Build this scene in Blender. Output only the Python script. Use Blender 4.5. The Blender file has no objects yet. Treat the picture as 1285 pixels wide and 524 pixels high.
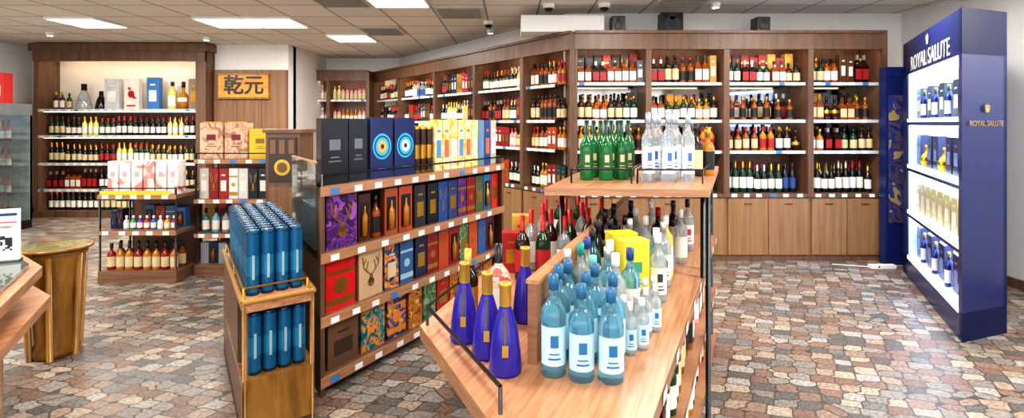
import bpy, math, random
from mathutils import Matrix, Vector
R = random.Random(7)
scene = bpy.context.scene
scene.view_settings.view_transform = 'Standard'
try: scene.view_settings.look = 'Medium High Contrast'
except Exception: pass

# ------------------------------------------------------------ materials
def lin(h):
    h = h.lstrip('#')
    v = [int(h[i:i+2], 16)/255 for i in (0, 2, 4)]
    return tuple([(c/12.92 if c <= .04045 else ((c+.055)/1.055)**2.4) for c in v] + [1])
CACHE = {}
def M(col, rough=.45, metal=0, trans=0, emit=0, ecol=None, name=None, var=.09):
    key = (col, rough, metal, trans, emit, ecol, var)
    if key in CACHE: return CACHE[key]
    m = bpy.data.materials.new(name or ('mat_'+col.strip('#')))
    m.use_nodes = True
    b = m.node_tree.nodes['Principled BSDF']
    nt = m.node_tree
    tc = nt.nodes.new('ShaderNodeTexCoord'); n = nt.nodes.new('ShaderNodeTexNoise')
    n.inputs['Scale'].default_value = 9
    nt.links.new(tc.outputs['Object'], n.inputs['Vector'])
    cr = nt.nodes.new('ShaderNodeValToRGB')
    c = lin(col)
    cr.color_ramp.elements[0].position = .3; cr.color_ramp.elements[1].position = .7
    cr.color_ramp.elements[0].color = tuple([x*(1-var) for x in c[:3]]+[1])
    cr.color_ramp.elements[1].color = tuple([min(1, x*(1+var)) for x in c[:3]]+[1])
    nt.links.new(n.outputs['Fac'], cr.inputs['Fac'])
    nt.links.new(cr.outputs['Color'], b.inputs['Base Color'])
    b.inputs['Roughness'].default_value = rough
    b.inputs['Metallic'].default_value = metal
    b.inputs['Transmission Weight'].default_value = trans
    if emit:
        b.inputs['Emission Color'].default_value = lin(ecol or col)
        b.inputs['Emission Strength'].default_value = emit
    CACHE[key] = m
    return m
def wood(name, c1, c2, sc, rot=0, rough=.4):
    m = bpy.data.materials.new(name); m.use_nodes = True
    nt = m.node_tree; b = nt.nodes['Principled BSDF']
    tc = nt.nodes.new('ShaderNodeTexCoord'); mp = nt.nodes.new('ShaderNodeMapping')
    mp0 = nt.nodes.new('ShaderNodeMapping')
    mp0.inputs['Rotation'].default_value = (0, 0, rot)
    mp.inputs['Scale'].default_value = sc
    n = nt.nodes.new('ShaderNodeTexNoise'); n.inputs['Scale'].default_value = 1; n.inputs['Detail'].default_value = 6
    n.inputs['Roughness'].default_value = .65
    cr = nt.nodes.new('ShaderNodeValToRGB')
    cr.color_ramp.elements[0].position = .32; cr.color_ramp.elements[1].position = .68
    cr.color_ramp.elements[0].color = lin(c1); cr.color_ramp.elements[1].color = lin(c2)
    L = nt.links.new
    L(tc.outputs['Object'], mp0.inputs['Vector']); L(mp0.outputs['Vector'], mp.inputs['Vector'])
    L(mp.outputs['Vector'], n.inputs['Vector']); L(n.outputs['Fac'], cr.inputs['Fac'])
    L(cr.outputs['Color'], b.inputs['Base Color'])
    b.inputs['Roughness'].default_value = rough
    return m
def pat(name, cols, scale=14, rough=.4):
    m = bpy.data.materials.new(name); m.use_nodes = True
    nt = m.node_tree; b = nt.nodes['Principled BSDF']
    tc = nt.nodes.new('ShaderNodeTexCoord'); n = nt.nodes.new('ShaderNodeTexNoise')
    n.inputs['Scale'].default_value = scale; n.inputs['Detail'].default_value = 1.5; n.inputs['Distortion'].default_value = 1.6
    cr = nt.nodes.new('ShaderNodeValToRGB'); cr.color_ramp.interpolation = 'CONSTANT'
    els = cr.color_ramp.elements
    k = len(cols)
    els[0].position = 0; els[0].color = lin(cols[0])
    els[1].position = .3+.4/k; els[1].color = lin(cols[1])
    for i in range(2, k):
        e = els.new(.3+.4*i/k); e.color = lin(cols[i])
    nt.links.new(tc.outputs['Object'], n.inputs['Vector'])
    nt.links.new(n.outputs['Fac'], cr.inputs['Fac']); nt.links.new(cr.outputs['Color'], b.inputs['Base Color'])
    b.inputs['Roughness'].default_value = rough
    return m
woodV = wood('shelf_wood_vertical', '#5b4030', '#7a5a44', (22, 22, 1.4))
woodH = wood('shelf_wood_horizontal', '#6a4a36', '#8a664c', (2.2, 2.2, 40))
woodBase = wood('cabinet_door_wood', '#82603f', '#a17a55', (26, 26, 1.2))
woodPanel = wood('panel_wood', '#6b4b34', '#8e6848', (26, 26, 1.2))
woodDeck = wood('deck_wood', '#94603f', '#c8946b', (60, 3, 40), rot=.4, rough=.35)
woodEdge = wood('board_edge_wood', '#9a6c4c', '#bd8c68', (4, 4, 60), rough=.35)
woodIsl = wood('island_wood', '#865b40', '#ad7f5c', (5, 5, 45), rough=.35)
woodGold = wood('golden_wood', '#6d4818', '#a87832', (14, 14, 2), rough=.25)
woodDark = wood('dark_wood', '#3e2a1f', '#5b4030', (20, 20, 1.5))
white = M('#eeece8', .6, var=.01); black = M('#0d0d0f', .35)
steel = M('#9b9b9b', .25, .9); gold = M('#c79a3c', .28, .85); mirror = M('#8f8a84', .06, 1)
glassp = M('#dfeeee', .03, 0, .95); tagw = M('#f4f4f4', .5); tagb = M('#3a7fc0', .5)
navy = M('#182760', .3); purple = M('#2b2190', .22); red = M('#b51d22', .35)
ledw = M('#fff2dc', .5, 0, 0, 16.0, '#ffe0b8'); ledc = M('#eaf2ff', .5, 0, 0, 9, '#cfe0ff'); led2 = M('#fff2dc', .5, 0, 0, 6.0, '#ffe4c0')

# ------------------------------------------------------------ mesh builder
class MB:
    def __init__(s, fr=None):
        s.v = []; s.f = []; s.m = []; s.sm = []; s.mats = []; s.M = fr or Matrix.Identity(4)
    def mi(s, m):
        if m not in s.mats: s.mats.append(m)
        return s.mats.index(m)
    def add(s, vs, fs, ms, smooth=False):
        o = len(s.v)
        for v in vs: s.v.append(tuple(s.M @ Vector(v)))
        for i, f in enumerate(fs):
            s.f.append([o+k for k in f]); s.m.append(s.mi(ms[i] if isinstance(ms, list) else ms)); s.sm.append(smooth)
    def box(s, x0, x1, y0, y1, z0, z1, m, ch=0):
        if x0 > x1: x0, x1 = x1, x0
        vs = [(x0, y0, z0), (x1, y0, z0), (x1, y1, z0), (x0, y1, z0), (x0, y0, z1), (x1, y0, z1), (x1, y1, z1), (x0, y1, z1)]
        s.add(vs, [(0, 3, 2, 1), (4, 5, 6, 7), (0, 1, 5, 4), (1, 2, 6, 5), (2, 3, 7, 6), (3, 0, 4, 7)], m)
    def prism(s, pts, z0, z1, m, mtop=None):
        n = len(pts)
        vs = [(p[0], p[1], z0) for p in pts]+[(p[0], p[1], z1) for p in pts]
        fs = [tuple(range(n))[::-1], tuple(range(n, 2*n))]+[(i, (i+1) % n, n+(i+1) % n, n+i) for i in range(n)]
        s.add(vs, fs, [m, mtop or m]+[m]*n)
    def disc(s, x, y, z, r, m, seg=20, sx=1):
        s.add([(x+r*sx*math.cos(2*math.pi*i/seg), y, z+r*math.sin(2*math.pi*i/seg)) for i in range(seg)], [tuple(range(seg))], m)
    def quad(s, x0, x1, y, z0, z1, m):
        s.add([(x0, y, z0), (x1, y, z0), (x1, y, z1), (x0, y, z1)], [(0, 1, 2, 3)], m)
    def lathe(s, x, y, z, prof, seg=10, half=None, back=None, rot=0, smooth=True):
        vs = []; fs = []; ms = []
        for (r, h, m) in prof:
            for i in range(seg):
                a = 2*math.pi*i/seg+rot
                vs.append((x+r*math.cos(a), y+r*math.sin(a), z+h))
        for k in range(len(prof)-1):
            for i in range(seg):
                j = (i+1) % seg
                fs.append((k*seg+i, k*seg+j, (k+1)*seg+j, (k+1)*seg+i))
                mm = prof[k][2]
                if half is not None and mm is half:
                    a = 2*math.pi*(i+.5)/seg+rot
                    if math.sin(a) > -.25: mm = back
                ms.append(mm)
        s.add(vs, fs, ms, smooth)
    def rod(s, p, q, r, m, seg=6):
        p = Vector(p); q = Vector(q); d = (q-p).normalized()
        a = d.orthogonal().normalized(); b = d.cross(a)
        vs = []
        for c in (p, q):
            for i in range(seg):
                t = 2*math.pi*i/seg
                vs.append(tuple(c+a*r*math.cos(t)+b*r*math.sin(t)))
        s.add(vs, [(i, (i+1) % seg, seg+(i+1) % seg, seg+i) for i in range(seg)]+[tuple(range(seg)), tuple(range(seg, 2*seg))], m, True)
    def obj(s, name, parent=None, bevel=0):
        me = bpy.data.meshes.new(name)
        me.from_pydata(s.v, [], s.f)
        for m in s.mats: me.materials.append(m)
        me.polygons.foreach_set('material_index', s.m); me.polygons.foreach_set('use_smooth', s.sm)
        me.update()
        o = bpy.data.objects.new(name, me); scene.collection.objects.link(o)
        if parent: o.parent = parent
        if bevel:
            b = o.modifiers.new('bevel', 'BEVEL'); b.width = bevel; b.segments = 2; b.limit_method = 'ANGLE'
        return o
def frame(o, u, d):
    return Matrix(((u[0], d[0], 0, o[0]), (u[1], d[1], 0, o[1]), (0, 0, 1, o[2] if len(o) > 2 else 0), (0, 0, 0, 1)))
def text(body, loc, size, m, ang=0, name='lettering', parent=None, ext=.004, off=0):
    c = bpy.data.curves.new(name, 'FONT'); c.body = body; c.size = size; c.extrude = ext; c.offset = off
    c.align_x = 'CENTER'; c.align_y = 'CENTER'
    o = bpy.data.objects.new(name, c); scene.collection.objects.link(o)
    o.location = loc; o.rotation_euler = (math.pi/2, 0, ang); c.materials.append(m)
    if parent: o.parent = parent
    return o

# ------------------------------------------------------------ bottles / boxes
def bottle(mb, x, y, z, h, r, g, l, c, kind='spirit', seg=10, acc=None):
    if kind == 'wine':
        P = [(0, 0, g), (.95, 0, g), (1, .02, g), (1, .14, l), (1, .48, g), (1, .56, g), (.8, .65, g), (.4, .72, g), (.34, .76, c), (.36, .99, c), (0, 1, c)]
    elif kind == 'squat':
        P = [(0, 0, g), (.95, 0, g), (1, .03, g), (1, .12, l), (1, .5, g), (.97, .58, g), (.7, .66, g), (.34, .7, g), (.32, .8, c), (.42, .81, c), (.42, .99, c), (0, 1, c)]
    elif kind == 'bell':
        P = [(0, 0, g), (1.05, 0, g), (1.1, .05, g), (1.0, .25, g), (.8, .5, g), (.5, .68, g), (.36, .74, c), (.4, .76, c), (.38, .96, c), (.44, .97, c), (.4, 1, c), (0, 1, c)]
    elif kind == 'square':
        P = [(0, 0, g), (1.25, 0, g), (1.3, .02, g), (1.3, .12, l), (1.3, .5, g), (1.3, .6, g), (.9, .68, g), (.45, .72, g), (.4, .82, c), (.48, .83, c), (.48, 1, c), (0, 1, c)]
    elif kind == 'round':
        P = [(0, 0, g), (.8, 0, g), (1.15, .12, g), (1.3, .28, l), (1.2, .42, g), (.8, .56, g), (.32, .64, g), (.3, .78, c), (.42, .79, c), (.42, .99, c), (0, 1, c)]
    elif kind == 'tube':
        P = [(0, 0, c), (1, 0, c), (1, .05, g), (1, .3, l), (1, .6, g), (1, .94, c), (1, .99, c), (.9, 1, c), (0, 1, c)]
    else:
        P = [(0, 0, g), (.95, 0, g), (1, .02, g), (1, .12, l), (1, .5, g), (1, .6, g), (.9, .66, g), (.5, .73, g), (.36, .77, g), (.34, .84, c), (.4, .845, c), (.4, .99, c), (0, 1, c)]
    P = [(a*r, b*h, m) for a, b, m in P]
    if kind == 'square': mb.lathe(x, y, z, P, 4, l, g, rot=math.pi/4, smooth=False)
    elif kind == 'tube': mb.lathe(x, y, z, P, seg)
    else: mb.lathe(x, y, z, P, seg, l, g)
    if acc:   # printed emblem and text lines on the front of the label
        for z0, z1, wd in ((.18, .2, .5), (.23, .245, .4), (.3, .42, .32)):
            pts = []
            for k in range(5):
                a = -math.pi/2+(k-2)/2*wd
                pts.append((x+r*1.012*math.cos(a), y+r*1.012*math.sin(a)))
            for k in range(4):
                mb.add([(*pts[k], z+h*z0), (*pts[k+1], z+h*z0), (*pts[k+1], z+h*z1), (*pts[k], z+h*z1)], [(0, 1, 2, 3)], acc)
def gbox(mb, x, y, z, w, d, h, m, motif=None, acc=None, acc2=None):
    e = .002; x0 = x-w/2; x1 = x+w/2; b = .004
    mb.prism([(x0+b, y), (x1-b, y), (x1, y+b), (x1, y+d-b), (x1-b, y+d), (x0+b, y+d), (x0, y+d-b), (x0, y+b)], z, z+h, m)
    if motif == 'label':
        mb.quad(x0+w*.2, x1-w*.2, y-e, z+h*.25, z+h*.6, acc)
        mb.quad(x0+w*.3, x1-w*.3, y-e, z+h*.75, z+h*.8, acc)
    elif motif == 'small':
        mb.quad(x-w*.2, x+w*.2, y-e, z+h*.52, z+h*.68, acc)
        mb.quad(x-w*.15, x+w*.15, y-e, z+h*.4, z+h*.42, acc); mb.quad(x-w*.22, x+w*.22, y-e, z+h*.34, z+h*.36, acc)
    elif motif == 'target':
        for k, (rr, mm) in enumerate(((.42, acc), (.35, m), (.3, acc), (.2, acc2), (.08, m))):
            mb.disc(x, y-e*(k+1)*.6, z+h*.52, w*rr, mm)
        mb.quad(x0+w*.3, x1-w*.3, y-e, z+h*.12, z+h*.16, acc)
    elif motif == 'window':
        mb.quad(x0+w*.14, x1-w*.14, y-e, z+h*.1, z+h*.82, black)
        mb.lathe(x, y-e-.001+0.0, z+h*.12, [(0, 0, acc), (w*.22, 0, acc), (w*.22, h*.4, acc), (w*.07, h*.5, acc), (w*.07, h*.62, acc), (0, h*.62, acc)], 10)
    elif motif == 'stripe':
        mb.quad(x0+.002, x1-.002, y-e, z+h*.1, z+h*.22, acc)
        mb.quad(x0+.002, x1-.002, y-e, z+h*.7, z+h*.76, acc)
        mb.disc(x, y-e, z+h*.46, w*.22, acc)
    elif motif == 'deer':
        mb.disc(x, y-e, z+h*.3, w*.14, acc, 12)
        mb.add([(x-w*.1, y-e, z+h*.3), (x+w*.1, y-e, z+h*.3), (x+w*.05, y-e, z+h*.48), (x-w*.05, y-e, z+h*.48)], [(0, 1, 2, 3)], acc)
        for sgn in (-1, 1):
            for (a, bz, c2, dz) in ((.04, .46, .3, .62), (.3, .62, .36, .85), (.2, .56, .12, .74), (.32, .68, .2, .8)):
                p = Vector((sgn*a*w, bz*h)); q = Vector((sgn*c2*w, dz*h)); nn = Vector((-(q-p).y, (q-p).x)).normalized()*w*.02
                mb.add([(x+p.x-nn.x, y-e, z+p.y-nn.y), (x+p.x+nn.x, y-e, z+p.y+nn.y), (x+q.x+nn.x, y-e, z+q.y+nn.y), (x+q.x-nn.x, y-e, z+q.y-nn.y)], [(0, 1, 2, 3)], acc)
    elif motif == 'bird':
        mb.disc(x, y-e, z+h*.5, w*.25, acc, 14, .9)
        mb.disc(x-w*.12, y-e, z+h*.68, w*.1, acc, 10)
        mb.add([(x+w*.1, y-e, z+h*.5), (x+w*.4, y-e, z+h*.35), (x+w*.1, y-e, z+h*.35)], [(0, 1, 2)], acc)
        mb.quad(x0+w*.2, x1-w*.2, y-e, z+h*.1, z+h*.15, acc)

G = {'amber': M('#8a4312', .12), 'brown': M('#2b140a', .12), 'green': M('#12331c', .12), 'black': M('#0b0b0d', .15),
     'clear': M('#d5dfe0', .05, 0, .7), 'honey': M('#b5741d', .12), 'lblue': M('#8ed3ea', .04, 0, .8), 'teal': M('#16606a', .12, 0, .3),
     'emer': M('#0d7a3a', .1, 0, .35), 'red': M('#8d1519', .2), 'pink': M('#d9a2a0', .25), 'lem': M('#d8cf6c', .2), 'blue': M('#1c3f8f', .2)}
Lb = {'w': M('#ece8dd', .5), 'c': M('#d9c79b', .5), 'k': M('#17171a', .5), 'r': M('#a81f24', .5), 'g': gold, 'b': M('#274a86', .5)}
C = {'k': M('#111114', .3), 'g': gold, 'r': M('#a3161c', .3), 's': M('#c2c4c6', .3, .7), 'w': M('#ececec', .4), 'b': M('#1d3e7d', .35)}
whisky = [('spirit', 'amber', 'w', 'k'), ('spirit', 'amber', 'k', 'k'), ('squat', 'honey', 'w', 'g'), ('spirit', 'brown', 'c', 'k'), ('squat', 'amber', 'c', 'r'), ('square', 'amber', 'w', 'k'), ('spirit', 'honey', 'r', 'r'), ('squat', 'brown', 'w', 'g'), ('spirit', 'green', 'w', 'g'), ('spirit', 'green', 'c', 'k'), ('square', 'brown', 'r', 's')]
wine = [('wine', 'black', 'w', 'k'), ('wine', 'green', 'w', 'r'), ('wine', 'black', 'w', 'r'), ('wine', 'green', 'c', 'k'), ('wine', 'brown', 'w', 'g'), ('wine', 'black', 'c', 'g'), ('wine', 'black', 'r', 'r'), ('wine', 'black', 'w', 's'), ('wine', 'black', 'w', 'k'), ('wine', 'lem', 'w', 'g')]
cognac = [('round', 'amber', 'g', 'g'), ('squat', 'amber', 'k', 'g'), ('round', 'brown', 'g', 'k'), ('square', 'amber', 'c', 'g'), ('spirit', 'red', 'g', 'g')]
blues = [('wine', 'blue', 'w', 'b'), ('wine', 'black', 'w', 's'), ('wine', 'teal', 'w', 's'), ('wine', 'green', 'w', 'g'), ('wine', 'black', 'b', 'k'), ('wine', 'black', 'w', 'b')]
pastel = [('spirit', 'pink', 'w', 'w'), ('spirit', 'lem', 'w', 'g'), ('spirit', 'pink', 'w', 'r'), ('wine', 'honey', 'w', 'g'), ('spirit', 'pink', 'c', 'r'), ('spirit', 'lem', 'c', 's')]
whites = [('spirit', 'pink', 'w', 'r'), ('spirit', 'clear', 'w', 'k'), ('square', 'honey', 'c', 'k'), ('spirit', 'brown', 'w', 'k'), ('spirit', 'clear', 'b', 's')]
BOXC = ['#8b1a1f', '#101216', '#15264f', '#caa24a', '#e3ded2', '#5a341a', '#0f3f46', '#a8401f', '#5a5d60', '#b8862e', '#2a1338', '#b02a22']
def row(mb, x0, x1, y, z, step, specs, h=.29, r=.038, run=2, bx=0):
    x = x0+step*.5; k = 0
    while x < x1-step*.35:
        if k % run == 0:
            s = R.choice(specs); hh = h*R.uniform(.86, 1.06); isb = R.random() < bx; bc = M(R.choice(BOXC), .35)
        if isb: gbox(mb, x, y-.03, z, step*.92, .08, h*R.uniform(.95, 1.05), bc, 'label', Lb['w'] if k % 4 < 2 else gold)
        else: bottle(mb, x, y+R.uniform(-.01, .01), z, hh, r*R.uniform(.92, 1.02), G[s[1]], Lb[s[2]], C[s[3]], s[0])
        x += step; k += 1
def boxrow(mb, x0, x1, y, z, w, h, cols=BOXC, d=.09, motifs=('label', 'stripe', 'window', 'deer', None)):
    x = x0+w*.5
    while x < x1-w*.45:
        c = R.choice(cols); mo = R.choice(motifs)
        a = gold if mo != 'window' else G['amber']
        if mo == 'label': a = R.choice([gold, Lb['w'], Lb['c']])
        gbox(mb, x, y, z, w*.92, d, h*R.uniform(.85, 1.0), M(c, .35), mo, a)
        x += w
def tags(mb, x0, x1, y, z, step=.13, h=.035):
    x = x0+step*.4
    while x < x1-step*.3:
        mb.quad(x-.03, x+.03, y, z, z+h, tagw if R.random() < .85 else tagb)
        x += step*R.uniform(.9, 1.2)

# ------------------------------------------------------------ room shell
H = 2.8
def wallseg(name, p, q, z0=0, z1=H, t=.1, m=None):
    p = Vector(p); q = Vector(q); d = (q-p).normalized(); n = Vector((-d.y, d.x))*t
    mb = MB(); mb.prism([p, q, q+n, p+n], z0, z1, m or wallm); return mb.obj(name)
wallm = M('#e6e4e0', .85, name='painted_wall', var=.015)
fm = bpy.data.materials.new('stone_mosaic_floor'); fm.use_nodes = True
nt = fm.node_tree; b = nt.nodes['Principled BSDF']; L = nt.links.new
tc = nt.nodes.new('ShaderNodeTexCoord')
nd = nt.nodes.new('ShaderNodeTexNoise'); nd.inputs['Scale'].default_value = 4
mixv = nt.nodes.new('ShaderNodeMix'); mixv.data_type = 'VECTOR'; mixv.inputs[0].default_value = .015
rotm = nt.nodes.new('ShaderNodeMapping'); rotm.inputs['Rotation'].default_value = (0, 0, .35); rotm.inputs['Scale'].default_value = (1, 1.4, 1)
L(tc.outputs['Object'], rotm.inputs['Vector']); L(tc.outputs['Object'], nd.inputs['Vector'])
L(rotm.outputs['Vector'], mixv.inputs[4]); L(nd.outputs['Color'], mixv.inputs[5])
vs = []
for ft in ('F1', 'F2'):
    v = nt.nodes.new('ShaderNodeTexVoronoi'); v.voronoi_dimensions = '2D'; v.feature = ft; v.distance = 'CHEBYCHEV'; v.inputs['Scale'].default_value = 8.6; v.inputs['Randomness'].default_value = .62
    L(mixv.outputs[1], v.inputs['Vector']); vs.append(v)
sub = nt.nodes.new('ShaderNodeMath'); sub.operation = 'SUBTRACT'; L(vs[1].outputs['Distance'], sub.inputs[0]); L(vs[0].outputs['Distance'], sub.inputs[1])
gt = nt.nodes.new('ShaderNodeValToRGB'); gt.color_ramp.elements[0].position = .04; gt.color_ramp.elements[1].position = .1
L(sub.outputs[0], gt.inputs['Fac'])
sep = nt.nodes.new('ShaderNodeSeparateColor'); L(vs[0].outputs['Color'], sep.inputs[0])
cr = nt.nodes.new('ShaderNodeValToRGB'); cr.color_ramp.interpolation = 'CONSTANT'
cols = ['#969089', '#998373', '#7b7875', '#b7a896', '#85695c', '#aea9a2', '#68645f', '#a89482', '#8d857d', '#8c7364']
cr.color_ramp.elements[0].color = lin(cols[0]); cr.color_ramp.elements[1].position = .1; cr.color_ramp.elements[1].color = lin(cols[1])
for i in range(2, 10):
    e = cr.color_ramp.elements.new(i/10); e.color = lin(cols[i])
L(sep.outputs[0], cr.inputs['Fac'])
sp = nt.nodes.new('ShaderNodeTexNoise'); sp.inputs['Scale'].default_value = 55; sp.inputs['Detail'].default_value = 4; L(tc.outputs['Object'], sp.inputs['Vector'])
spr = nt.nodes.new('ShaderNodeValToRGB'); spr.color_ramp.elements[0].position = .35; spr.color_ramp.elements[1].position = .65
spr.color_ramp.elements[0].color = (.5, .5, .5, 1); spr.color_ramp.elements[1].color = (1.0, 1.0, 1.0, 1); L(sp.outputs['Fac'], spr.inputs['Fac'])
mu = nt.nodes.new('ShaderNodeMix'); mu.data_type = 'RGBA'; mu.blend_type = 'MULTIPLY'; mu.inputs[0].default_value = 1
L(cr.outputs['Color'], mu.inputs[6]); L(spr.outputs['Color'], mu.inputs[7])
mg = nt.nodes.new('ShaderNodeMix'); mg.data_type = 'RGBA'; mg.inputs[6].default_value = lin('#463d36')
L(gt.outputs['Color'], mg.inputs[0]); L(mu.outputs[2], mg.inputs[7]); L(mg.outputs[2], b.inputs['Base Color'])
b.inputs['Roughness'].default_value = .42
mb = MB(); mb.box(-8.3, 4.8, -3.2, 10.8, -.1, 0, fm); mb.obj('floor')
cm = bpy.data.materials.new('ceiling_tiles'); cm.use_nodes = True
nt = cm.node_tree; b = nt.nodes['Principled BSDF']; L = nt.links.new
tc = nt.nodes.new('ShaderNodeTexCoord'); mp = nt.nodes.new('ShaderNodeMapping'); mp.inputs['Location'].default_value = (.3, .3, 0)
br = nt.nodes.new('ShaderNodeTexBrick'); br.offset = 0; br.inputs['Scale'].default_value = 1; br.inputs['Brick Width'].default_value = .6; br.inputs['Row Height'].default_value = .6
br.inputs['Mortar Size'].default_value = .012; br.inputs['Color1'].default_value = lin('#e9e2d8'); br.inputs['Color2'].default_value = lin('#ddd6cb'); br.inputs['Mortar'].default_value = lin('#958e84')
L(tc.outputs['Object'], mp.inputs['Vector']); L(mp.outputs['Vector'], br.inputs['Vector']); L(br.outputs['Color'], b.inputs['Base Color']); b.inputs['Roughness'].default_value = .9
mb = MB(); mb.box(-8.3, 4.8, -3.2, 10.8, H, H+.1, cm); mb.obj('ceiling')
wallseg('wall_left', (-8.1, -3.1), (-8.1, 8.75))
wallseg('wall_back_left', (-8.1, 8.75), (-3.69, 8.75))
mb = MB(); mb.box(-4.9, -3.69, 8.54, 8.74, 0, H, wallm); mb.obj('wall_step')
wallseg('wall_nook_side', (-3.69, 8.75), (-3.69, 10.4))
wallseg('wall_nook', (-3.69, 10.3), (-2.2, 10.3))
uL = Vector((.5947, -.8039)); dL = Vector((.8039, .5947)); P1 = Vector((-2.71, 10.2))
wallseg('wall_diagonal', P1-uL*.3+dL*.43, P1+uL*5.3+dL*.43)
wallseg('wall_back_right', (.62, 6.12), (4.7, 6.12))
wallseg('wall_right', (4.6, 6.2), (4.6, -3.1))
mb = MB()
mb.box(-8.1, 4.6, -3.1, -3.0, 0, .5, wallm); mb.box(-8.1, 4.6, -3.1, -3.0, 2.45, H, wallm)
for x in (-8.1, -3.0, 1.6, 4.4): mb.box(x, x+.2, -3.1, -3.0, .5, 2.45, wallm)
mb.obj('wall_front')
mb = MB()
for x0, x1 in ((-7.9, -3.0), (-2.8, 1.6), (1.8, 4.4)):
    n = 3
    for i in range(n+1):
        x = x0+(x1-x0)*i/n; mb.box(x-.025, x+.025, -3.08, -3.02, .5, 2.45, steel)
    mb.box(x0, x1, -3.08, -3.02, 1.9, 1.95, steel)
mb.obj('window_1')
mb = MB(); mb.box(4.58, 4.6, -3, 6.12, 0, .09, woodV); mb.obj('baseboard_right')
mb = MB(); mb.box(-8.1, -8.08, -3, 8.75, 0, .09, woodV); mb.obj('baseboard_left')
mb = MB(); mb.box(.1, 1.02, 5.72, 6.1, 2.515, 2.7, white); mb.obj('trim_bulkhead', bevel=.005)

def ceil_light(x, y, p):
    mb = MB(); mb.box(x-.29, x+.29, y-.29, y+.29, H-.025, H-.001, M('#ffffff', .5, 0, 0, 6.0, '#fffaf2'))
    for a in (-1, 1):
        mb.box(x-.3, x+.3, y+a*.295-.008, y+a*.295+.008, H-.03, H-.001, white); mb.box(x+a*.295-.008, x+a*.295+.008, y-.3, y+.3, H-.03, H-.001, white)
    o = mb.obj('ceiling_light_panel')
    l = bpy.data.lights.new('panel_lamp', 'AREA'); l.size = .56; l.energy = p; l.color = (1, .965, .915)
    lo = bpy.data.objects.new('panel_lamp', l); lo.location = (x, y, H-.04); scene.collection.objects.link(lo); lo.parent = o
for x, y in ((-5.4, 6.6), (-3.6, 6.6), (-3.0, 6.6), (-2.4, 7.8), (-1.2, 5.4)): ceil_light(x, y, 40)
for x, y in ((1.2, 4.2), (3.0, 4.2), (-1.2, 2.4), (1.8, 1.8), (-3.6, 3.0), (-5.4, 3.6), (-6.6, 4.8), (-3.0, .6), (0, 0), (3.0, .6), (4.2, 3.0)): ceil_light(x, y, 46)
def vent(x, y, name='ceiling_air_vent'):
    mb = MB(); mb.box(x-.28, x+.28, y-.28, y+.28, H-.02, H-.001, M('#c9c3b8', .7))
    for i in range(9): mb.box(x-.24, x+.24, y-.24+i*.058, y-.22+i*.058, H-.035, H-.02, M('#938d83', .7))
    mb.obj(name)
vent(-.6, 6.0); vent(-1.8, 7.2); vent(-1.8, 5.4); vent(1.8, 5.4)
def spot(x, y):
    mb = MB(); mb.lathe(x, y, H-.05, [(0, 0, ledw), (.035, 0, white), (.05, .01, white), (.05, .05, white)], 14); mb.obj('ceiling_downlight')
for x, y in ((-6.6, 7.4), (-4.6, 7.8), (-.3, 7.2), (2.2, 5.6)): spot(x, y)
def dome(x, y):
    mb = MB(); mb.lathe(x, y, H-.085, [(0, 0, black), (.03, .006, black), (.045, .02, black), (.05, .04, white), (.065, .045, white), (.065, .085, white)], 18); mb.obj('dome_security_camera')
dome(.4, 5.65); dome(-.3, 6.6); dome(1.0, 5.62)

# ------------------------------------------------------------ wall shelving (diagonal + back right)
SZ = [.735, 1.2, 1.54, 1.95]
def shelving(mb, bays, depth=.4, tri=False, mir=False, y0=.0):
    X0 = bays[0]; X1 = bays[-1]
    bk = lambda x, d=depth: (min(x, X1-d*1.35) if tri else x)
    mb.prism([(X0, .03), (X1, .03), (bk(X1), depth), (X0, depth)], 0, .7, woodBase)
    mb.prism([(X0, 0), (X1, 0), (bk(X1), depth), (X0, depth)], .7, .735, woodV)
    mb.box(X0, X1, 0.02, .03, 0, .06, woodV)
    for i in range(len(bays)-1):
        a, c = bays[i], bays[i+1]; mid = (a+c)/2
        for (p, q) in ((a+.02, mid-.004), (mid+.004, c-.02)):
            mb.box(p, q, .005, .03, .07, .68, woodBase)
            mb.box((p+q)/2-.04, (p+q)/2+.04, -.005, .005, .62, .63, woodDark)
    for i, x in enumerate(bays):
        last = (tri and i == len(bays)-1)
        mb.box(x-.03, x+.03, -.01, .03 if last else depth, .7, 2.48, woodV)
    mb.box(X0, X1, -.02, .04, 2.31, 2.48, woodV)
    mb.prism([(X0, -.05), (X1, -.05), (X1, 0), (bk(X1), depth), (X0, depth)], 2.48, 2.51, woodV)
    xe = bk(X1)
    mb.box(X0, xe, depth-.015, depth, .735, 2.48, woodV)
    for i in range(len(bays)-1):
        a, c = bays[i]+.032, min(bays[i+1]-.032, xe+.2 if tri else 99)
        mb.box(a+.05, c-.05, .07, .1, 2.4, 2.415, ledw)
        for z in (1.54, 1.95): mb.box(a+.05, c-.05, .055, .07, z-.024, z-.013, led2)
        if mir:
            mb.box(a, c, depth-.03, depth-.016, 1.22, 1.93, mirror)
        for z in SZ[1:]:
            mb.prism([(a, .05), (c, .05), (bk(c), depth-.03) , (a, depth-.03)], z-.012, z, glassp if (mir and z < 1.9) else woodH)
            mb.box(a, c, .04, .05, z-.03, z+.004, M('#cfd6da', .3))
            tags(mb, a, c, .038, z-.03)
        tags(mb, a, c, -.003, .70)
mb = MB(frame(P1, uL, dL)); LB = [0, 1.14, 2.49, 3.67, 4.763, 5.66]
shelving(mb, LB, tri=True); mb.obj('wall_shelving_unit')
mb = MB(frame((.656, 5.65), (1, 0), (0, 1))); RB = [.026, .834, 1.684, 2.6, 3.404]
shelving(mb, RB, mir=True); mb.obj('wall_shelving_unit')
mb = MB(); mb.box(.632, .68, 5.64, 6.3, 0, 2.5, woodV); mb.obj('trim_corner_post')
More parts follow.
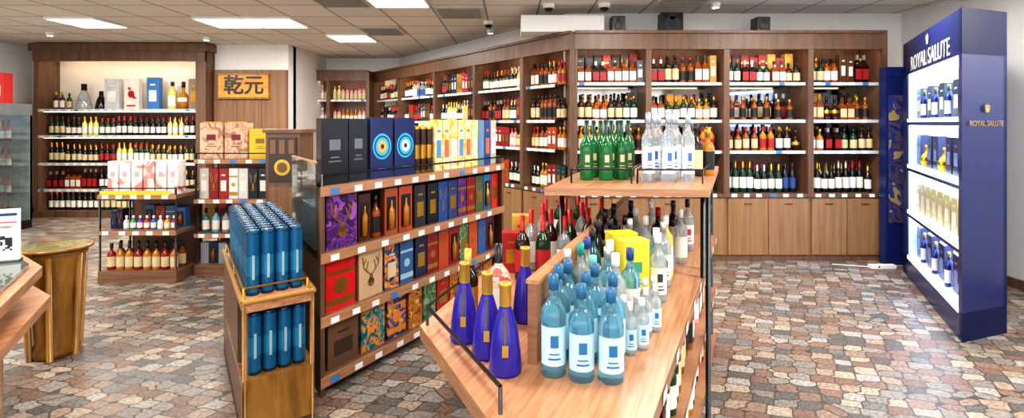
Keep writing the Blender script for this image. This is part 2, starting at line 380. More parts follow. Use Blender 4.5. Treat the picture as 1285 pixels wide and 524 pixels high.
mb = MB(frame((-4.28, 9.8), (1, 0), (0, 1))); NB = [0, .8, 1.55]
shelving(mb, NB); mb.obj('wall_shelving_unit')
mb = MB(frame(P1, uL, dL))
for i in range(5):
    a, c = LB[i]+.04, LB[i+1]-.04
    c2 = c-.12 if i == 4 else c
    row(mb, a, c2, .13, 1.95, .08, [wine, wine+whites, wine, wine, whisky][i], bx=.1); row(mb, a, c2, .13, 1.54, .08, [wine, wine, pastel+wine, whisky, whisky][i], bx=.2)
    row(mb, a, c2, .13, 1.2, .08, [wine, whites, whisky, whites, whisky][i], h=.26, bx=.35); row(mb, a, c2, .13, .735, .08, wine+whisky, bx=.25)
    for z in (1.95, 1.54): row(mb, a, c2-(.2 if i == 4 else 0), .24, z, .08, wine+whisky, h=.3)
mb.obj('liquor_bottles_on_shelf')
mb = MB(frame((.656, 5.65), (1, 0), (0, 1)))
for i in range(4):
    a, c = RB[i]+.04, RB[i+1]-.04
    if i in (0, 2): boxrow(mb, a, c, .2, 1.95, .1, .34, ['#8b1419', '#101216', '#9c1a20', '#caa24a', '#4a2a1a', '#ab2226', '#2a1a14'])
    else: row(mb, a+.03, c, .25, 1.95, .085, whisky, h=.32, bx=.4)
    row(mb, a, c, .11, 1.95, .082, whisky if i != 3 else cognac+whisky, h=.26 if i in (0, 2) else .3, bx=.1)
    row(mb, a, c, .13, 1.54, .085 if i != 2 else .13, whisky if i < 2 else cognac, h=.27, r=.04, bx=.1)
    row(mb, a+.04, c, .26, 1.54, .09, whisky, h=.3, bx=.3)
    row(mb, a, c, .13, 1.2, .092, cognac+whisky if i != 1 else whisky, h=.26)
    row(mb, a+.03, c, .25, 1.2, .1, [('spirit', 'black', 'k', 'k'), ('spirit', 'brown', 'k', 'g')], h=.28)
    row(mb, a, c, .15, .735, .08, blues if i < 3 else blues+wine, h=.34, r=.037); row(mb, a, c, .27, .735, .085, wine, h=.33)
mb.obj('liquor_bottles_on_shelf')
mb = MB(frame((-4.28, 9.8), (1, 0), (0, 1)))
for i in range(2):
    for z in SZ: row(mb, NB[i]+.04, NB[i+1]-.04, .15, z, .08, pastel, h=.27)
mb.obj('liquor_bottles_on_shelf')
def speaker(x, y, z, w, h):
    mb = MB(); mb.box(x-w/2, x+w/2, y, y+.16, z, z+h, black)
    mb.disc(x, y-.003, z+h*.38, w*.36, M('#2c2c30', .6)); mb.disc(x, y-.004, z+h*.38, w*.2, M('#141416', .4)); mb.disc(x, y-.003, z+h*.78, w*.15, M('#2c2c30', .6))
    mb.obj('loudspeaker', bevel=.008)
speaker(1.17, 5.68, 2.512, .15, .17); speaker(1.76, 5.68, 2.512, .24, .21); speaker(2.76, 5.68, 2.512, .15, .16)

# ------------------------------------------------------------ left wall display
mb = MB(frame((-7.67, 8.3), (1, 0), (0, 1))); W = 2.76
mb.box(-.04, W+.04, -.05, .43, 2.66, 2.78, woodV); mb.box(0, W, -.02, .03, 2.5, 2.66, woodV)
for x in (0, W-.16): mb.box(x, x+.16 if x else .08, 0, .43, 0, 2.66, woodV)
mb.box(.08, W-.16, .4, .43, 0, 1.73, woodDark); mb.box(.08, W-.16, .4, .43, 1.73, 2.66, M('#f0ece2', .6, var=.01))
mb.box(.08, W-.16, 0, .4, 0, .1, woodV)
mb.box(.15, W-.25, .06, .09, 2.6, 2.62, ledw)
for z in (.45, .87, 1.31, 1.73):
    mb.box(.08, W-.16, 0, .4, z-.03, z, woodH); mb.box(.08, W-.16, -.01, 0, z-.04, z+.005, M('#c9c4bb', .4)); tags(mb, .1, W-.2, -.013, z-.037)
    mb.box(.12, W-.2, .05, .08, z-.045, z-.032, led2)
mb.obj('tall_bottle_display_shelf')
mb = MB(frame((-7.67, 8.3), (1, 0), (0, 1)))
for z in (.1, .45, .87, 1.31): row(mb, .12, W-.2, .14, z, .092, wine if z != .45 else wine+whisky, h=.31, run=3); row(mb, .12, W-.2, .25, z, .092, wine, h=.31, run=3)
row(mb, .15, .5, .2, 1.73, .1, whisky, h=.3)
def dec(x, w, h, k, g): bottle(mb, x, .2, 1.73, h, w, G[g], Lb['w'], C['k'], k, 14)
dec(.65, .1, .42, 'bell', 'clear'); dec(.93, .08, .3, 'bell', 'black')
gbox(mb, 1.16, .12, 1.73, .23, .1, .5, M('#c9cdd0', .4), 'label', Lb['w'])
gbox(mb, 1.48, .12, 1.73, .24, .1, .5, M('#e4e0d8', .4), 'bird', red)
gbox(mb, 1.83, .12, 1.73, .2, .1, .52, M('#3d78b8', .4), 'label', Lb['w'])
dec(2.1, .07, .46, 'spirit', 'lem'); dec(2.28, .07, .46, 'round', 'honey')
gbox(mb, 2.48, .15, 1.73, .18, .1, .5, M('#8e7a63', .4), 'label', gold)
mb.obj('liquor_bottles_and_boxes_on_display')
mb = MB(); mb.box(-4.88, -3.69, 8.48, 8.54, 0, 2.38, woodPanel)
for x in (-4.5, -4.1): mb.box(x-.004, x+.004, 8.477, 8.48, 0, 2.38, woodDark)
mb.obj('wall_wood_panel')
mb = MB(); mb.box(-4.79, -3.98, 8.44, 8.478, 1.9, 2.32, wood('sign_wood', '#c4781d', '#e6a23a', (3, 3, 25)))
for z in (1.9, 2.29): mb.box(-4.81, -3.96, 8.43, 8.47, z, z+.03, woodGold)
sg = mb.obj('calligraphy_signboard', bevel=.004)
text('乾元', (-4.37, 8.435, 2.11), .33, black, 0, 'calligraphy', sg, .003, .006)

# ------------------------------------------------------------ low racks
def rack(name, x0, x1, y, zs, top, d=.45, side=woodV, rail=True):
    mb = MB(frame((x0, y), (1, 0), (0, 1))); W = x1-x0
    mb.box(0, W, 0, d, 0, .11, woodH); mb.box(.02, W-.02, d-.03, d, .11, top-.03, woodV)
    for z in zs: mb.box(0, W, 0, d, z-.035, z, woodH); mb.box(0, W, -.006, 0, z-.04, z, woodEdge); tags(mb, .02, W, -.008, z-.037, .14)
    for x in (.012, W-.012):
        mb.rod((x, .012, .1), (x, .012, top+.06), .01, black); mb.rod((x, d-.05, .1), (x, d-.05, top+.06), .01, black)
    if rail:
        for z in (top+.06,): mb.rod((.012, .012, z), (W-.012, .012, z), .006, black); mb.rod((.012, .012, z), (.012, d-.05, z), .006, black); mb.rod((W-.012, .012, z), (W-.012, d-.05, z), .006, black)
    return mb, W
mb, W = rack('r', -3.9, -3.16, 4.875, (.49, .83), .83)
mb.box(.03, W-.05, -.012, -.008, .83, .87, M('#e8c63a', .5)); mb.obj('low_display_rack')
pk = pat('white_pink_box', ['#efe7e2', '#f6f1ee', '#f3ddd8', '#e58f86'], 5)
mb = MB(frame((-3.9, 4.875), (1, 0), (0, 1)))
for i in range(6): gbox(mb, .08+i*.115, .08, .83, .1, .09, .31, pk, 'small', M('#e9a8a0', .5))
for i in range(5): gbox(mb, .14+i*.115, .2, .83, .1, .09, .31, pk)
boxrow(mb, .04, .16, .1, .49, .06, .2)
for i, c in enumerate(['#b8bcc0', '#2f8f4a', '#7a3aa0', '#c0392b', '#2e6fb5', '#d8d8d8', '#e0a020', '#9a2f50']): 
    bottle(mb, .2+i*.065, .1, .49, .13, .026, M(c, .2), Lb['w'], C['w'], 'squat', 8)
boxrow(mb, .3, .7, .2, .49, .1, .22, ['#8f2a2a', '#2a5c8f', '#c7b79a'])
for i in range(8): 
    bottle(mb, .07+i*.086, .08, .11, .25, .036, G['honey' if i % 3 else 'red'], Lb['c'], C['k'], 'squat')
    bottle(mb, .07+i*.086, .2, .11, .25, .036, G['amber'], Lb['c'], C['k'], 'squat')
mb.obj('gift_boxes_and_bottles')
mb, W = rack('r', -3.13, -2.41, 5.1, (.417, .755, 1.147), 1.147); mb.obj('low_display_rack')
mb = MB(frame((-3.13, 5.1), (1, 0), (0, 1)))
kg = pat('pinkgold_bag', ['#c59a78', '#d9b79a', '#b07a5c'], 10)
for x in (.11, .36):
    gbox(mb, x, .1, 1.147, .23, .12, .36, kg, 'small', M('#7a1d1d', .4)); mb.box(x-.1, x+.1, .12, .2, 1.507, 1.52, gold)
gbox(mb, .61, .08, 1.147, .22, .12, .3, M('#e0bb22', .35), 'small', M('#8c6a10', .4))
for i, c in enumerate(['#c9c2b8', '#8f1a20', '#a11d22', '#e6e2da', '#d8d4cc', '#17181c', '#22242a']): gbox(mb, .06+i*.098, .06, .755, .092, .09, .3, M(c, .35), ['label', 'deer', 'label', 'stripe'][i % 4], gold if i % 2 else Lb['w'])
for i, c in enumerate(['#1d6f7a', '#5fa8b5', '#8c8f92', '#a31d22', '#c0392b', '#7b1419', '#d9c79b']): bottle(mb, .06+i*.1, .1, .417, .24, .036, M(c, .2), Lb['w'], C['k'], 'squat')
boxrow(mb, .02, .7, .2, .417, .1, .27)
boxrow(mb, .02, .4, .06, .11, .09, .24, ['#8c8f92', '#2a1338', '#101216', '#15264f']); row(mb, .42, .7, .1, .11, .085, whisky, h=.25)
mb.obj('gift_boxes_and_bottles')
# narrow wooden cabinet behind the gondola
mb = MB(); mb.box(-2.14, -1.84, 4.5, 4.8, 0, 1.42, woodV); mb.box(-2.16, -1.82, 4.48, 4.82, 1.42, 1.45, woodH)
mb.box(-2.11, -1.87, 4.485, 4.5, 1.0, 1.38, M('#3a2a20', .35)); mb.disc(-1.99, 4.483, 1.12, .07, gold, 20); mb.disc(-1.99, 4.482, 1.12, .045, M('#6d4818', .3), 20)
for x in (-2.07, -1.99, -1.91): mb.box(x-.025, x+.025, 4.48, 4.486, 1.24, 1.36, M('#7b5a3a', .4))
mb.box(-2.11, -1.87, 4.49, 4.5, .08, .95, woodPanel); mb.obj('narrow_wooden_cabinet')

# ------------------------------------------------------------ gondola shelf island
fg = frame((-1.047, 2.83), (.497, .867), (-.54, .84)); GL = 1.96; GW = .8
mb = MB(fg)
for z in (.1, .43, .78, 1.15):
    mb.box(0, GL, 0, GW, z-.045, z, woodH)
    mb.box(0, GL, -.012, 0, z-.05, z+.004, woodEdge); tags(mb, .03, GL, -.014, z-.045, .17, .035)
mb.box(0, GL, .05, GW, 0, .06, woodDark)
mb.box(.02, GL-.02, .3, .34, .1, 1.15, woodV)
mb.box(0, .03, 0, GW, 0, 1.15, woodV); mb.box(GL-.03, GL, 0, GW, 0, 1.2, woodV)
for y in (.02, .78):
    for x in (.02, GL-.02): mb.rod((x, y, 1.15), (x, y, 1.22), .01, black)
    mb.rod((.02, y, 1.21), (GL-.02, y, 1.21), .007, black)
for x in (.02, GL-.02): mb.rod((x, .02, 1.21), (x, .78, 1.21), .007, black)
mb.box(-.02, -.012, .05, .75, .8, 1.28, glassp)
mb.box(-.023, -.009, .04, .76, 1.28, 1.29, woodEdge)
mb.obj('gondola_display_shelf')
F1 = pat('floral_navy', ['#15264f', '#1f4f86', '#d97a2a', '#e5b04a'], 16); F2 = pat('floral_teal', ['#0f5a62', '#1d8a90', '#e88f2a', '#16606a'], 14)
F3 = pat('purple_print', ['#4a1c62', '#6a328a', '#33144e', '#9a4fb0'], 9); F4 = pat('yellow_print', ['#f0ead4', '#efd35a', '#e8dfc2', '#e3bc30'], 9); F5 = pat('green_print', ['#2e5a3a', '#3f7f5a', '#8aa86a', '#204a30'], 12)
F6 = pat('autumn_print', ['#c5601c', '#e3902e', '#8a3016', '#e8bb58'], 15)
mb = MB(fg)
dk = M('#15171b', .3); gr = M('#6d747c', .35)
gbox(mb, .12, .06, 1.15, .2, .12, .38, dk, 'small', gr); gbox(mb, .315, .1, 1.15, .16, .12, .38, dk, 'small', gr)
gbox(mb, .22, .3, 1.15, .2, .12, .36, M('#1b2140', .35))
nv = M('#14225a', .3); cy = M('#35b3e0', .35)
gbox(mb, .51, .08, 1.15, .2, .12, .39, nv, 'target', cy, M('#e7b04a', .4)); gbox(mb, .73, .08, 1.15, .2, .12, .39, nv, 'target', cy, M('#e9efe9', .4))
for i in range(3): bottle(mb, .88+i*.07, .14, 1.15, .33, .032, M('#3a1d12', .3), Lb['g'], C['g'], 'tube')
for i in range(9): gbox(mb, 1.1+i*.096, .08, 1.15, .09, .1, .38, F4 if i < 6 else [M('#6d8aa0', .4), M('#2a4a86', .4), M('#b9b2a2', .4)][i-6], 'label', [M('#5f8fc0', .4), M('#d86a4a', .4), M('#f1efe6', .4)][i % 3])
for i in range(8): gbox(mb, 1.1+i*.1, .3, 1.15, .09, .1, .37, F4)
gbox(mb, .17, .05, .78, .23, .1, .31, F3, 'deer', gold)
gbox(mb, .35, .06, .78, .1, .1, .29, M('#4a200f', .3), 'window', G['honey'])
bottle(mb, .46, .1, .78, .27, .042, G['amber'], Lb['k'], C['k'], 'squat', 14)
gbox(mb, .58, .05, .78, .12, .1, .3, M('#a8501c', .35), 'window', G['honey']); gbox(mb, .72, .05, .78, .13, .1, .3, M('#b5481a', .35), 'window', G['honey'])
gbox(mb, .87, .05, .78, .12, .1, .29, M('#26262c', .35), 'label', gold)
for i, (m, mo) in enumerate([(dk, 'label'), (M('#23498c', .3), 'deer'), (M('#2a4270', .3), 'label'), (F3, 'stripe'), (M('#8b1a1f', .3), 'stripe'), (M('#4a5a3a', .3), 'label'), (M('#2f68a0', .3), 'window'), (M('#c03226', .3), 'label')]):
    gbox(mb, 1.01+i*.122, .05, .78, .112, .1, .29, m, mo, gold)
gbox(mb, .16, .05, .43, .22, .1, .29, M('#d01d24', .3), 'stripe', gold); 
gbox(mb, .4, .05, .43, .2, .1, .3, M('#cfae86', .35), 'deer', M('#7a5a3a', .4))
gbox(mb, .585, .05, .43, .13, .1, .28, F1, 'label', Lb['c']); gbox(mb, .73, .05, .43, .13, .1, .29, M('#33608f', .3), 'stripe', M('#9fc0d8', .4))
for i, m in enumerate([M('#1a2346', .3), M('#8b181e', .3), M('#c04822', .3), M('#a02328', .3), F5, M('#c94a22', .3), M('#245c9a', .3), M('#6a1f44', .3)]):
    gbox(mb, .88+i*.13, .05, .43, .12, .1, .28, m, ['label', 'stripe', 'deer', 'window'][i % 4], gold if i % 4 != 3 else G['honey'])
gbox(mb, .18, .05, .1, .23, .1, .25, M('#6a4c38', .45), 'label', M('#3a2a20', .5)); gbox(mb, .42, .05, .1, .2, .1, .29, F2); gbox(mb, .63, .05, .1, .18, .1, .29, F1, 'stripe', M('#e08a2a', .4))
for i, m in enumerate([F6, F5, M('#c3191f', .3), F6, M('#8c1f24', .3), F1, F6]): gbox(mb, .82+i*.155, .05, .1, .14, .1, .28, m, ['stripe', None, 'label'][i % 3], gold)
mb.obj('boxed_liquor_gift_sets')

# ------------------------------------------------------------ tube stand
ft = frame((-1.26, 2.42), (.793, .61), (-.54, .84)); TW = .328; TL = 1.2
mb = MB(ft)
mb.box(0, TW, 0, TL, .61, .65, woodDeck); mb.box(0, TW, 0, TL, .25, .29, woodGold); mb.box(0, TW, 0, TL, 0, .04, woodDark)
mb.box(0, .02, 0, TL, 0, .25, woodV); mb.box(0, .02, TL*.2, TL, .29, .61, woodV); mb.box(0, TW, TL-.02, TL, 0, .65, woodV); mb.box(TW-.02, TW, .4, TL, 0, .61, woodV); mb.box(0, TW, 0, .02, .04, .25, woodGold)
for p, q in (((0, 0), (TW, 0)), ((0, 0), (0, TL)), ((TW, 0), (TW, .35))):
    a = Vector((p[0], p[1], .66)); c = Vector((q[0], q[1], .66)); mb.rod(a, c, .012, M('#b88a4a', .3))
for x in (.01, TW-.01):
    mb.rod((x, .01, 0), (x, .01, .64), .012, woodGold)
for z in (.7,):
    y0 = .1
    mb.rod((.015, y0, z), (TW-.015, y0, z), .005, gold); mb.rod((.015, y0, z), (.015, TL-.02, z), .005, gold); mb.rod((TW-.015, y0, z), (TW-.015, TL-.02, z), .005, gold)
for x, y in ((.015, .1), (TW-.015, .1), (.015, TL*.5), (.015, TL-.03), (TW-.015, TL-.03)): mb.rod((x, y, .65), (x, y, .7), .006, gold)
mb.obj('wooden_display_stand')
tb = M('#1a6a9a', .2, .4); tb2 = M('#2a85b0', .22, .4); tcap = M('#124462', .25, .5)
mb = MB(ft)
for j in range(14):
    for i in range(4):
        bottle(mb, .06+i*.069, .15+j*.072, .65, .32, .032, tb, tb2, tcap, 'tube', 14)
        if j < 10: bottle(mb, .06+i*.069, .075+j*.072, .29, .3, .032, tb, tb2, tcap, 'tube', 14)
        for zz, jj in ((.65, .15), (.29, .075)):
            if j < 2: mb.quad(.06+i*.069-.006, .06+i*.069+.006, jj+j*.072-.0335, zz+.08, zz+.2, M('#a8cbd8', .3, .4))
mb.obj('blue_tube_gift_packs')

# ------------------------------------------------------------ centre island
mb = MB()
deck = [(-.342, 1.927), (-.045, 1.28), (.34, 1.28), (1.38, 3.5), (.12, 3.5)]
mb.prism(deck, .7, .75, woodIsl, woodDeck)
base = [(-.1, 2.0), (.02, 1.5), (.22, 1.5), (1.12, 3.45), (.2, 3.45)]
mb.prism(base, 0, .7, woodV)
for z in (.08, .4): mb.prism([(.2, 1.3), (.34, 1.3), (1.38, 3.5), (1.1, 3.5)], z-.03, z, woodIsl)
e = Vector((.357, .934)); n = Vector((.934, -.357))
a = Vector((.049, 1.62)); c = Vector((.767, 3.5))
mb.prism([a, a+n*.03, c+n*.03, c], .75, 1.0, woodIsl)
mb.prism([a-n*.006, a+n*.036, c+n*.036, c-n*.006], 1.0, 1.012, woodDeck)
top = [(.15, 2.42), (.9, 2.36), (1.46, 3.66), (.58, 3.7)]
mb.prism(top, 1.165, 1.2, woodEdge, woodDeck)
for (x, y, z0) in ((.93, 2.52, .75), (1.345, 3.5, 0), (.24, 2.5, .75), (.6, 3.45, .75)): mb.rod((x, y, z0), (x, y, 1.17), .013, black)
mb.rod((1.0, 2.64, 0), (1.0, 2.64, 1.17), .013, black)
mb.rod((.93, 2.52, .95), (1.345, 3.5, .95), .008, black)
for i in range(9):
    p = Vector((.34, 1.28)).lerp(Vector((1.38, 3.5)), .08+i*.11); q = p+Vector((.42, .9075))*.07; o = Vector((.9075, -.42))*.003
    for z in (.705, .372): mb.add([(*(p+o), z), (*(q+o), z), (*(q+o), z+.035), (*(p+o), z+.035)], [(0, 1, 2, 3)], tagw)
def poly_rail(pts, z, r=.006, m=black, posts=True):
    for i in range(len(pts)-1):
        mb.rod((*pts[i], z), (*pts[i+1], z), r, m)
    if posts:
        for p in pts: mb.rod((*p, z-.07), (*p, z), r, m)
poly_rail([(-.03, 1.34), (-.315, 1.93), (.14, 3.44)], .82)
poly_rail([(.3, 2.62), (.32+.28, 2.6), (.78, 3.05), (.48, 3.1), (.3, 2.62)], 1.27, .005)
poly_rail([(.63, 2.6), (.95, 2.58), (1.2, 3.1), (.84, 3.12), (.63, 2.6)], 1.27, .005)
mb.obj('centre_display_island')
mb = MB()
def B(x, y, h, r, g, l, c, k='spirit', z=.75, acc=None): bottle(mb, x, y, z, h, r, g, l, c, k, 24, acc)
cl, lb_, em = G['clear'], G['lblue'], G['emer']; lab = M('#bfe2ee', .35); capb = M('#1f5f88', .3); lacc = M('#2470a8', .4); racc = M('#b03a36', .4); kacc = M('#33363a', .5)
for (x, y, h) in ((.125, 1.56, .3), (.205, 1.53, .28), (.29, 1.52, .27), (.15, 1.67, .3), (.235, 1.65, .28), (.32, 1.64, .28), (.19, 1.76, .29), (.28, 1.75, .28)): B(x, y, h, .038, lb_, lab, capb, acc=lacc)
for (x, y, h, g, l, c) in ((.2, 1.87, .3, G['teal'], Lb['w'], C['s']), (.29, 1.86, .28, cl, lab, M('#6fb8a8', .3)), (.26, 1.97, .3, cl, Lb['w'], M('#2a8f7f', .3)), (.36, 1.95, .29, lb_, Lb['w'], C['s']),
    (.37, 1.85, .29, cl, Lb['w'], C['w']), (.44, 1.93, .29, lb_, Lb['w'], C['b']), (.3, 2.07, .3, cl, lab, C['b']), (.39, 2.06, .29, cl, Lb['w'], C['w']), (.34, 2.19, .31, G['teal'], Lb['w'], C['k']), (.62, 2.2, .29, cl, Lb['w'], C['w']), (.64, 2.3, .29, lb_, Lb['w'], C['w']),
    (.38, 2.3, .33, G['black'], Lb['w'], C['k']), (.7, 2.4, .3, cl, Lb['w'], C['s']), (.46, 2.42, .31, cl, Lb['w'], C['k']), (.55, 2.42, .31, cl, Lb['w'], C['s']),
    (.46, 2.56, .33, G['black'], Lb['w'], C['k']), (.56, 2.56, .3, cl, Lb['w'], C['k']), (.66, 2.56, .3, cl, Lb['w'], C['w']), (.76, 2.56, .3, G['lem'], Lb['w'], C['w']),
    (.55, 2.8, .32, G['green'], Lb['w'], C['k']), (.67, 2.8, .3, cl, Lb['w'], C['w']), (.79, 2.8, .3, G['black'], Lb['c'], C['r']), (.91, 2.8, .29, cl, Lb['w'], C['w']), (.7, 3.05, .3, G['black'], Lb['w'], C['k']), (.82, 3.05, .3, cl, Lb['w'], C['w']), (.95, 3.05, .3, G['brown'], Lb['c'], C['k']), (1.05, 3.1, .3, cl, Lb['w'], C['k'])):
    B(x, y, h, .036, g, l, c, acc=R.choice([lacc, racc, kacc, None]))
for (x, y) in ((.38, 1.76), (.43, 1.8), (.385, 1.69), (.475, 1.84), (.435, 1.73), (.5, 1.95), (.54, 1.98), (.52, 1.88)): B(x, y, .17, .022, cl, lab, C['w'], acc=lacc)
mb.obj('spirit_bottles_on_island')
mb = MB(frame((.51, 2.12), (.97, .24), (-.24, .97))); gbox(mb, 0, 0, .75, .12, .08, .27, M('#dccb3a', .4), 'small', M('#3f9a7a', .4))
gbox(mb, .0, .1, .75, .12, .08, .28, M('#d8c531', .4), 'label', M('#3f9ab0', .4)); mb.obj('yellow_gift_box')
mb = MB()
gc = M('#c9a04a', .35, .6)
for (x, y) in ((-.165, 1.8), (-.08, 1.68), (-.02, 1.57)): 
    B(x, y, .27, .046, purple, purple, gc, 'bell')
    mb.rod((x, y-.03, .75+.19), (x, y-.05, .75+.1), .003, gc); mb.quad(x-.009, x+.009, y-.054, .815, .85, gc)
B(-.05, 1.95, .3, .045, pat('pink_floral', ['#d9a08c', '#e3c2b0', '#b55a4a'], 22), Lb['w'], C['k'], 'wine'); B(.05, 1.98, .28, .045, purple, purple, gc, 'bell'); B(-.17, 2.0, .27, .04, G['black'], Lb['g'], gc, 'wine')
mb.obj('purple_sake_bottles')
mb = MB()
for (x, y) in ((.05, 2.5), (.15, 2.5), (.25, 2.5), (.1, 2.68), (.2, 2.68), (.3, 2.68), (.4, 2.72), (.17, 2.88), (.28, 2.88), (.39, 2.9), (.2, 3.08), (.32, 3.08), (.44, 3.1), (.54, 3.12), (.3, 3.28), (.42, 3.28)):
    B(x, y, .31, .037, R.choice([G['green'], cl, G['brown']]), R.choice([Lb['w'], Lb['r']]), M('#b5161c', .3), 'wine')
gbox(mb, .0, 2.6, .75, .1, .08, .2, M('#a8201f', .35), 'label', gold); gbox(mb, .05, 2.85, .75, .1, .1, .24, M('#c79a3c', .35), 'label', red)
mb.obj('red_capped_bottles')
mb = MB()
for (x, y) in ((.4, 2.78), (.5, 2.76), (.59, 2.8), (.46, 2.92), (.56, 2.92), (.66, 2.94), (.52, 3.04), (.62, 3.04)): B(x, y, .32, .036, em, M('#1d5f2f', .4), M('#0c3a1c', .3), 'wine', 1.2, acc=Lb['c'])
mb.obj('green_liqueur_bottles')
mb = MB()
vg = M('#dfe8ee', .04, 0, .8); vl = M('#dfe6ee', .3); vc = M('#b9c3d2', .3, .5)
for (x, y) in ((.71, 2.7), (.81, 2.69), (.91, 2.68), (.78, 2.84), (.88, 2.83), (.97, 2.85), (.85, 3.0), (.95, 3.0)): B(x, y, .36, .034, vg, vl, vc, 'spirit', 1.2, acc=M('#3f66ad', .4))
B(1.06, 2.98, .3, .036, G['brown'], Lb['c'], C['k'], 'spirit', 1.2); B(1.14, 3.02, .28, .04, G['honey'], Lb['k'], C['g'], 'squat', 1.2); B(1.1, 3.2, .3, .04, G['red'], Lb['w'], C['k'], 'spirit', 1.2)
mb.obj('vodka_bottles')
mb = MB(frame((.34, 1.34), (.42, .9075), (-.9075, .42)))
for z in (.08, .4): row(mb, .1, 2.35, .05, z, .09, whites+whisky, h=.25)
mb.obj('bottles_on_island_side')

# ------------------------------------------------------------ navy branded cabinet
u = (-.4626, -.8866); dv = (.94, .34)
fc = frame((3.98, 5.27), u, dv); CW = 1.945; CD = .5; CH = 2.3
mb = MB(fc)
mb.box(0, CW, .0, CD, 0, .2, navy); mb.box(0, CW, 0, CD, 1.98, CH, navy); mb.box(0, CW, CD-.04, CD, 0, CH, navy)
mb.box(0, .2, 0, CD, 0, CH, navy); mb.box(CW-.08, CW, 0, CD, 0, CH, navy)
li = M('#e6eeff', .5, 0, 0, .7, '#b0c8ff')
mb.box(.2, CW-.08, CD-.1, CD-.04, .2, 1.98, li)
mb.box(.2, .21, .02, CD-.1, .2, 1.98, li)
for z in (.2, .645, 1.09, 1.535):
    if z > .3: mb.box(.2, CW-.08, .0, CD-.1, z-.05, z, navy)
    mb.box(.2, CW-.08, .005, CD-.1, z, z+.012, li); mb.box(.2, CW-.08, -.004, .0, z-.02, z+.012, M('#dfe8ff', .4, 0, 0, 1.5))
for z in (.6, 1.04, 1.485, 1.98): mb.box(.22, CW-.1, .05, .3, z-.02, z-.004, ledc)
cab = mb.obj('navy_illuminated_display_cabinet')
th = math.atan2(u[1], u[0]); nn = Vector((-.8866, .4626))
pc = Vector((3.98, 5.27))+Vector(u)*1.03+nn*.006
text('ROYAL SALUTE', (pc.x, pc.y, 2.06), .19, M('#e8e6df', .4), th, 'header_lettering', cab, .001)
def crest(p, th, z, s, m, name):
    mb = MB(frame((p[0], p[1]), (math.cos(th), math.sin(th)), (-math.sin(th), math.cos(th))))
    for k in range(3): mb.disc((k-1)*s*.45, -.004, z+s*(.5+.15*(k == 1)), s*.25, m, 12)
    mb.add([(-s*.7, -.004, z+s*.3), (-s*.4, -.004, z-s*.5), (s*.4, -.004, z-s*.5), (s*.7, -.004, z+s*.3)], [(0, 1, 2, 3)], m)
    mb.disc(0, -.004, z+s*.95, s*.12, m, 10)
    return mb.obj(name, cab)
crest(pc, th, 2.2, .06, M('#e8e6df', .4), 'header_crest')
ps = Vector((3.98, 5.27))+Vector(u)*CW; th2 = math.atan2(.34, .94); n2 = Vector((math.sin(th2), -math.cos(th2)))
pm = ps+Vector(dv)*.25+n2*.012
gl = M('#b59a5a', .35, .5)
text('ROYAL SALUTE', (pm.x, pm.y, 1.5), .055, gl, th2, 'side_lettering', cab, .001); crest(pm, th2, 1.6, .04, gl, 'side_crest')
mb = MB(fc)
for k, z in enumerate((.212, .657, 1.102, 1.547)):
    for i in range(8):
        x = .34+i*.2
        if k == 1:
            gbox(mb, x, .1, z, .16, .12, .28, M('#c9bf8a', .35), 'label', M('#efeada', .4))
        elif k == 2 and i % 3 == 1:
            bottle(mb, x, .15, z, .2, .06, M('#d8b81e', .25), gold, gold, 'round', 12)
        elif i % 2 == 0 or k == 2: gbox(mb, x, .12, z, .16, .12, .29, M('#1b2350' if k != 3 else '#2f4a56', .3), 'label', Lb['w'] if k == 3 else M('#7a88c0', .4))
        else: bottle(mb, x, .13, z, .27, .055, M('#1d2a6e', .2), Lb['w'], gold, 'spirit', 12)
mb.obj('whisky_bottles_in_cabinet')
mb = MB(); mb.box(3.97, 4.38, 5.5, 5.6, 0, 2.1, navy)
mb.box(4.0, 4.35, 5.49, 5.5, .45, 1.8, pat('poster_print', ['#23306a', '#5a4a5a', '#2a3a7a', '#a98a5a'], 5)); mb.box(3.965, 4.385, 5.49, 5.505, 2.0, 2.1, M('#1b2a66', .3))
mb.obj('navy_poster_stand')
mb = MB(); mb.box(3.72, 3.98, 5.36, 5.42, 0, .035, white); mb.disc(3.8, 5.358, .018, .01, black)
mb.rod((3.72, 5.4, .01), (3.4, 5.5, .01), .005, white); mb.obj('power_strip')

# ------------------------------------------------------------ left counter, drum table, chiller
mb = MB()
k1, k2, k3, k4 = (-2.04, 2.25), (-3.15, 3.06), (-3.9, 2.1), (-1.45, 1.3)
mb.prism([k1, k2, k3, k4], .84, .88, woodIsl, woodDeck); mb.prism([(-2.07, 2.22), (-3.13, 3.0), (-3.8, 2.1), (-1.53, 1.36)], .885, .9, glassp, M('#5c665e', .05))
mb.prism([(-2.13, 2.16), (-3.13, 2.9), (-3.8, 2.1), (-1.6, 1.36)], .3, .84, woodIsl)
mb.prism([(-2.12, 2.38), (-3.15, 3.08), (-3.9, 2.1), (-1.45, 1.24)], .67, .71, woodIsl, woodDeck)
mb.prism([(-2.18, 2.22), (-3.13, 2.95), (-3.8, 2.1), (-1.6, 1.3)], 0, .67, woodGold)
mb.obj('glass_topped_counter')
mb = MB(frame((-2.205, 2.24, 0), (.9, .43), (-.43, .9)))
mb.prism([(-.08, -.02), (.06, -.02), (.06, .03), (-.08, .03)], .9, .91, glassp)
mb.box(-.08, .06, .0, .006, .91, 1.13, M('#f2f2f2', .4)); 
mb.quad(-.07, .05, -.002, 1.07, 1.075, red); mb.quad(-.07, .05, -.002, 1.1, 1.112, M('#203a6a', .5)); mb.quad(-.07, .03, -.002, 1.05, 1.055, red)
for i in range(8):
    for j in range(8):
        if R.random() < .55: mb.quad(-.03+i*.008, -.022+i*.008, -.002, .95+j*.008, .958+j*.008, black)
mb.obj('payment_code_card')
mb = MB(); x, y = -2.98, 3.38
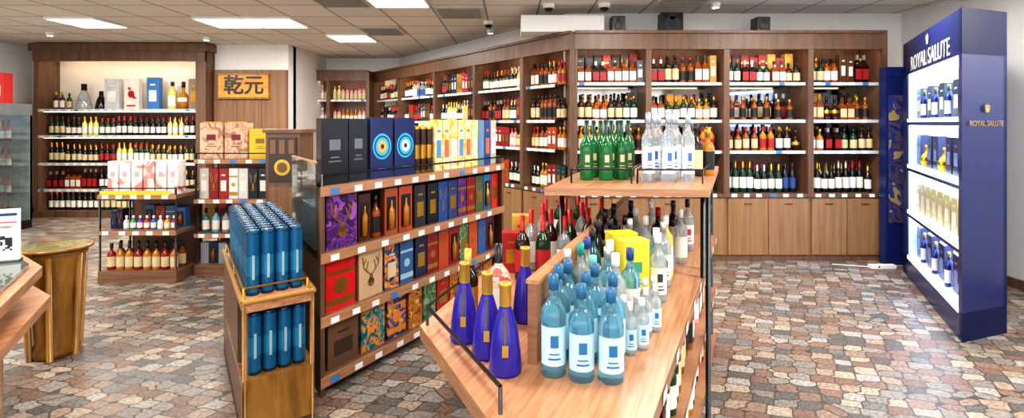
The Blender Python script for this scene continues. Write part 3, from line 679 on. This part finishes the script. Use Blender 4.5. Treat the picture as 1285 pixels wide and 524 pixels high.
mb.lathe(x, y, 0, [(0, 0, woodGold), (.12, 0, woodGold), (.13, .04, woodGold), (.11, .1, woodGold), (.12, .3, woodGold), (.14, .5, woodGold), (.15, .62, woodGold), (.17, .66, woodGold), (.17, .69, woodGold), (0, .69, woodGold)], 28)
mb.lathe(x, y, .69, [(0, 0, woodGold), (.2, 0, woodGold), (.2, .015, woodGold), (.185, .017, M('#7a704a', .08)), (0, .017, M('#7a704a', .08))], 32)
for i in range(6):
    a = i*math.pi/3; mb.rod((x+.13*math.cos(a), y+.13*math.sin(a), .0), (x+.16*math.cos(a), y+.16*math.sin(a), .66), .018, woodGold)
mb.obj('round_barrel_table')
chw = M('#a9adb0', .4)
mb = MB(frame((-7.98, 7.0), (1, 0), (0, 1)))
mb.box(0, 1.03, 0, .5, 0, .12, black); mb.box(0, 1.03, 0, .5, 1.62, 1.78, M('#8b9094', .35, .5)); mb.box(0, .05, 0, .5, .12, 1.62, steel); mb.box(0, 1.03, .46, .5, .12, 1.62, chw)
for x, y in ((1.0, 0), (1.0, .47), (.5, 0)): mb.box(x, x+.03, y, y+.03, .12, 1.62, steel)
mb.box(.05, 1.0, -.002, .003, .12, 1.62, glassp); mb.box(1.027, 1.031, .03, .47, .12, 1.62, glassp)
mb.box(.05, .99, .03, .06, 1.6, 1.62, ledc)
for z in (.12, .5, .88, 1.26): mb.box(.05, 1.0, .03, .46, z-.01, z, steel); row(mb, .06, .98, .12, z, .085, [('wine', 'red', 'w', 'r'), ('wine', 'brown', 'r', 'r'), ('wine', 'pink', 'w', 's')], h=.29); row(mb, .5, .98, .3, z, .085, [('wine', 'red', 'w', 'r')], h=.29)
mb.rod((.56, -.03, .6), (.56, -.03, 1.2), .012, steel)
mb.obj('glass_door_bottle_chiller')
mb = MB(frame((-7.98, 7.0), (1, 0), (0, 1)))
for i in range(6): gbox(mb, .1+i*.165, .1, 1.78, .15, .15, .42, M('#c02a26', .4) if i % 2 == 1 else M('#a91e20', .4), 'label', M('#e3d8cf', .4))
mb.obj('red_carton_boxes')

# ------------------------------------------------------------ world, camera
w = bpy.data.worlds.new('sky'); scene.world = w; w.use_nodes = True
w.node_tree.nodes['Background'].inputs[0].default_value = (.9, .94, 1, 1); w.node_tree.nodes['Background'].inputs[1].default_value = 3.5
cd = bpy.data.cameras.new('camera'); co = bpy.data.objects.new('camera', cd); scene.collection.objects.link(co)
co.location = (0, 0, 1.5); co.rotation_euler = (math.pi/2, 0, 0)
cd.sensor_width = 36; cd.lens = 36*650/1285; cd.shift_y = -107/1285; cd.clip_start = .05
scene.camera = co
